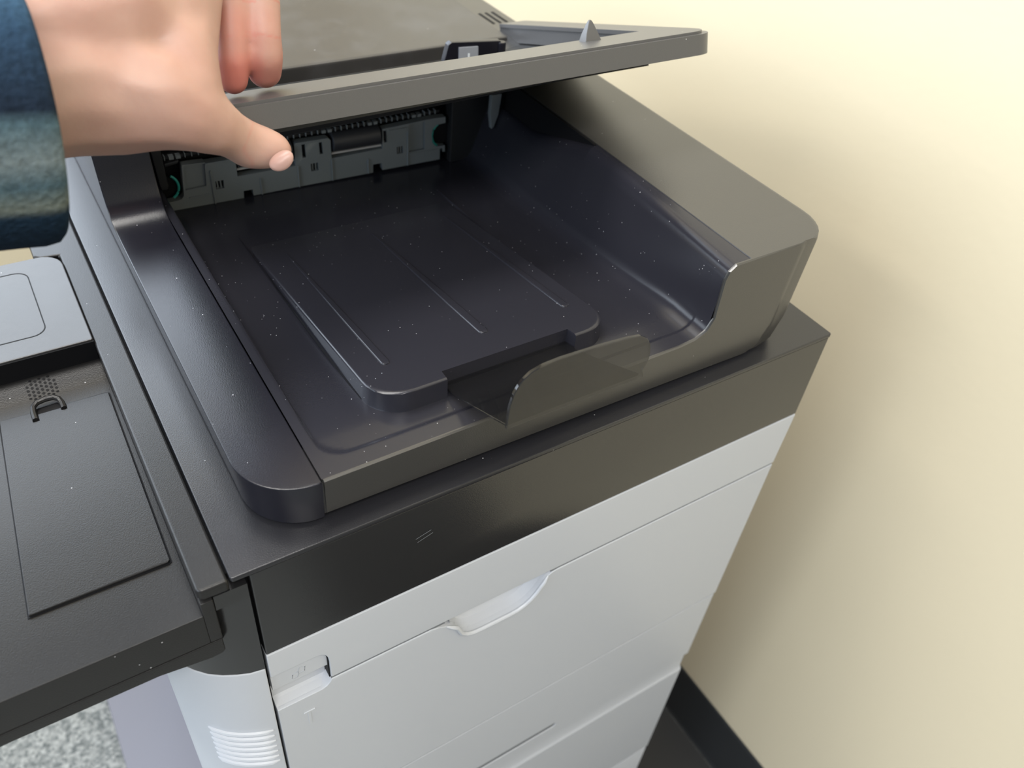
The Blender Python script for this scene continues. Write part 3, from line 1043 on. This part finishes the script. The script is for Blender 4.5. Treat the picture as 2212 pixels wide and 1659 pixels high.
# bulging underside
bm = bmesh.new()
rings = []
for inset, n_ in ((0.008, -0.0188), (0.009, -0.0240), (0.013, -0.0275), (0.022, -0.0300), (0.050, -0.0330), (0.090, -0.0345)):
    ring = []
    for a_, b_ in rrect(0.086 + inset, 0.548 - inset, 0.001 + inset, 0.326 - inset * 0.3, 0.03, 7):
        k = 1.0 - 0.85 * sstep(0.36, 0.55, a_)
        ring.append(tuple(LD(a_, b_, -0.0188 + (n_ + 0.0188) * k)))
    rings.append(ring)
loft(bm, rings, cap0=False)
finish('tray_underside', bm, M['mech_dark'], IT)
# small upright fin on the rim
bm = bmesh.new()
rings = []
for n_, w0, w1, dpt in ((0.0, 0.0088, 0.0100, 0.0060), (0.0075, 0.0062, 0.0072, 0.0042), (0.0150, 0.0024, 0.0042, 0.0024), (0.0182, 0.0006, 0.0026, 0.0014), (0.0190, -0.0004, 0.0016, 0.0008)):
    cxf = 0.4560
    rings.append([tuple(LD(cxf - w0, 0.056 - dpt, n_)), tuple(LD(cxf + w1, 0.056 - dpt, n_)), tuple(LD(cxf + w1, 0.056 + dpt, n_)), tuple(LD(cxf - w0, 0.056 + dpt, n_))])
loft(bm, rings)
finish('rim_fin', bm, M['lid'], IT, bevel=0.0008)
# paper width guide in the tray
bm = bmesh.new()
gp = [(0.3860, 0.125), (0.4600, 0.125), (0.4600, 0.1500), (0.4570, 0.1535), (0.3960, 0.1590), (0.3925, 0.1570), (0.3880, 0.140)]
loft(bm, [[(x, y, z) for x, z in gp] for y in (0.420, 0.428)])
WG = finish('width_guide', bm, M['rail'], IT, bevel=0.0012)
bm = bmesh.new()
loft(bm, [[(0.4050, y, 0.132), (0.4290, y, 0.132), (0.4280, y, 0.1515), (0.4045, y, 0.1530)] for y in (0.4185, 0.4205)])
finish('guide_label', bm, M['label'], WG)
bm = bmesh.new()
loft(bm, [[(0.4160, y, 0.132), (0.4180, y, 0.132), (0.4175, y, 0.1455), (0.4155, y, 0.1455)] for y in (0.4178, 0.4186)])
finish('label_mark', bm, M['label_mark'], WG)
bm = bmesh.new()
tube(bm, [(0.4590, 0.4210, 0.128), (0.4590, 0.4210, 0.1500), (0.4590, 0.4210, 0.1520)], [0.0052, 0.0050, 0.0042], 14)
finish('guide_post', bm, M['rail'], WG)

# ---------------------------------------------------------------- the hand
HAND = {
    'thumb': [[0.08271,0.12646,0.96365,0.00794],[0.08104,0.12803,0.96395,0.00927],[0.07598,0.12988,0.96524,0.01076],[0.07116,0.13157,0.96655,0.01158],[0.06576,0.12982,0.97188,0.01116],[0.06109,0.12813,0.97624,0.01162],[0.05259,0.12467,0.98397,0.01437],[0.04481,0.12457,0.99069,0.01747],[0.03582,0.13072,0.9962,0.02284],[0.02093,0.14203,0.99793,0.02892],[0.00258,0.14558,1.00243,0.03186],[-0.02016,0.14206,1.00373,0.03068],[-0.04397,0.12766,1.00511,0.02886]],
    'index': [[0.0786,0.17014,0.9818,0.00818],[0.07938,0.16999,0.99112,0.00851],[0.08154,0.17395,1.00051,0.00823],[0.08559,0.18256,1.01229,0.00909],[0.08821,0.19473,1.02926,0.00991],[0.08351,0.20594,1.04654,0.01254]],
    'middle': [[0.09655,0.17619,0.98108,0.00936],[0.09641,0.17295,0.99003,0.00987],[0.09788,0.17544,0.99916,0.00932],[0.1009,0.18374,1.01147,0.01018],[0.10362,0.19275,1.02869,0.01028],[0.0986,0.20484,1.04803,0.01095],[0.08566,0.21393,1.05801,0.01291]],
    'back': [[0.04265,0.15018,1.00453,0.02402],[0.0501,0.16129,1.02076,0.02477],[0.06119,0.18395,1.03622,0.02489],[0.07347,0.20504,1.05106,0.02224]],
    'back2': [[-0.00629,0.15415,1.01611,0.03113],[0.0111,0.15657,1.02073,0.03168],[0.03048,0.15884,1.02357,0.03142],[0.04642,0.1804,1.03826,0.02827]],
    'fill': [[0.0466,0.12834,0.99818,0.01598],[0.0486,0.14177,1.00991,0.01762],[0.05766,0.16557,1.02057,0.0194],[0.06804,0.18479,1.0355,0.01929]],
    'ring': [[0.06189,0.22365,1.05102,0.01291],[0.08018,0.23786,1.06073,0.01214]],
}
SLEEVE = dict(c=(-0.01786, 0.11108, 1.00607), ax=(-0.98849, -0.04425, 0.14466), up=(0.0878, 0.61091, 0.78682), sd=(-0.12319, 0.79046, -0.59999))
NAIL = dict(c=(0.08018, 0.11441, 0.96546), right=(0.86781, -0.10505, 0.47672), up=(0.21326, -0.79309, -0.56297), view=(-0.44102, -0.59533, 0.67163))



def capsule_chain(bm, ch):
    for (ax_, ay, az, ar), (bx_, by, bz, br) in zip(ch, ch[1:]):
        a, b_ = Vector((ax_, ay, az)), Vector((bx_, by, bz))
        n_ = max(2, int((b_ - a).length / 0.004))
        for i in range(n_ + 1):
            t = i / n_
            t_ = t
            p = a.lerp(b_, t_)
            r = ar + (br - ar) * t_
            bmesh.ops.create_icosphere(bm, subdivisions=2, radius=r, matrix=Matrix.Translation(p))


bm = bmesh.new()
for ch in HAND.values():
    capsule_chain(bm, ch)
me = bpy.data.meshes.new('hand_raw')
bm.to_mesh(me)
bm.free()
tmp = bpy.data.objects.new('hand_raw', me)
COL.objects.link(tmp)
rm = tmp.modifiers.new('remesh', 'REMESH')
rm.mode = 'VOXEL'
rm.voxel_size = 0.0012
sm = tmp.modifiers.new('smooth', 'SMOOTH')
sm.factor = 0.5
sm.iterations = 50
dg = bpy.context.evaluated_depsgraph_get()
dg.update()
hm = bpy.data.meshes.new_from_object(tmp.evaluated_get(dg))
bpy.data.objects.remove(tmp, do_unlink=True)
for p in hm.polygons:
    p.use_smooth = True
hm.materials.append(M['skin'])
fl = hm.attributes.new('flush', 'FLOAT', 'POINT')
tips = [(Vector(HAND['index'][0][:3]), 0.026, 0.85), (Vector(HAND['middle'][0][:3]), 0.022, 0.6), (Vector(HAND['index'][2][:3]), 0.024, 0.45), (Vector(HAND['middle'][2][:3]), 0.022, 0.22)]
creases = []
for nm, k in (('index', 2), ('middle', 2), ('middle', 3), ('index', 3)):
    a_, b_ = Vector(HAND[nm][k][:3]), Vector(HAND[nm][k - 1][:3])
    creases.append((a_, ((b_ - a_).normalized() + Vector((0.12, 0.0, 0.0)) * (1 if nm == 'index' else -1)).normalized(), 0.0125))
thumb_fold = Vector(HAND['thumb'][3][:3])
thumb_dir = (Vector(HAND['thumb'][1][:3]) - thumb_fold).normalized()
for v in hm.vertices:
    f_ = 0.0
    q = v.co - thumb_fold
    if q.length < 0.016:
        f_ = 0.22 * (1 - sstep(0.0, 0.0016, abs(q.dot(thumb_dir) + 0.0025 * math.sin(q.z * 260))))
    for c_, rr, w_ in tips:
        f_ = max(f_, w_ * (1 - sstep(0.35 * rr, rr, (v.co - c_).length)))
    for c_, d_, rr in creases:
        q = v.co - c_
        if q.length < rr:
            f_ = max(f_, 0.6 * (1 - sstep(0.0, 0.0012, abs(q.dot(d_)))))
    fl.data[v.index].value = f_
hc = Vector((0.02, 0.14, 1.0))
hm.transform(Matrix.Translation(-hc))
hm.name = 'person'
person = bpy.data.objects.new('person', hm)
COL.objects.link(person)
person.location = hc
WPOS[person.name] = hc
tag(person, 'left hand in a dark blue plaid sleeve lifting the feeder tray', 'person')

# sleeve
c0, ax_, up_, sd_ = (Vector(SLEEVE[k]) for k in ('c', 'ax', 'up', 'sd'))
bm = bmesh.new()
uvl = bm.loops.layers.uv.new('UVMap')
NS = 96
prof = [(0.006, 0.0385), (0.000, 0.0405), (-0.0035, 0.0430), (-0.0040, 0.0455), (-0.002, 0.0475), (0.003, 0.0482), (0.012, 0.0478), (0.03, 0.0475), (0.05, 0.0480), (0.07, 0.0490),
        (0.09, 0.050), (0.12, 0.052), (0.15, 0.053)]
rings = []
for l_, r in prof:
    ring = []
    for k in range(NS):
        a = 2 * math.pi * k / NS
        wob = 1 + 0.02 * noise.noise(Vector((math.cos(a) * 1.6, math.sin(a) * 1.6, l_ * 26))) + 0.012 * noise.noise(Vector((math.cos(a) * 4, math.sin(a) * 4, l_ * 70)))
        ring.append(c0 + ax_ * l_ + (up_ * math.cos(a) * 1.03 + sd_ * math.sin(a)) * r * wob)
    rings.append(ring)
R_ = [[bm.verts.new(p) for p in r] for r in rings]
for i in range(len(R_) - 1):
    for k in range(NS):
        j = (k + 1) % NS
        f = bm.faces.new((R_[i][k], R_[i][j], R_[i + 1][j], R_[i + 1][k]))
        us = ((k / NS, i), ((k + 1) / NS, i), ((k + 1) / NS, i + 1), (k / NS, i + 1))
        for lp, (u_, vi) in zip(f.loops, us):
            lp[uvl].uv = (u_, prof[vi][0] * 10)
sl = finish('sleeve', bm, M['fleece'], person, unit=False, ang=80)
sl['label'] = 'dark blue plaid fleece cuff'

# thumb nail
nc, nr, nu, nv = (Vector(NAIL[k]) for k in ('c', 'right', 'up', 'view'))
bm = bmesh.new()
rings = []
for q, h in ((1.0, -0.0012), (0.97, -0.0004), (0.8, 0.0001), (0.5, 0.0005), (0.2, 0.0007)):
    rings.append([nc + nr * (0.0062 * q * math.cos(a)) + nu * (0.0043 * q * math.sin(a)) + nv * (h - 0.0012 * (math.sin(a) * q) ** 2) for a in (2 * math.pi * k / 24 for k in range(24))])
loft(bm, rings)
finish('thumb_nail', bm, M['nail'], person, unit=False, ang=70)
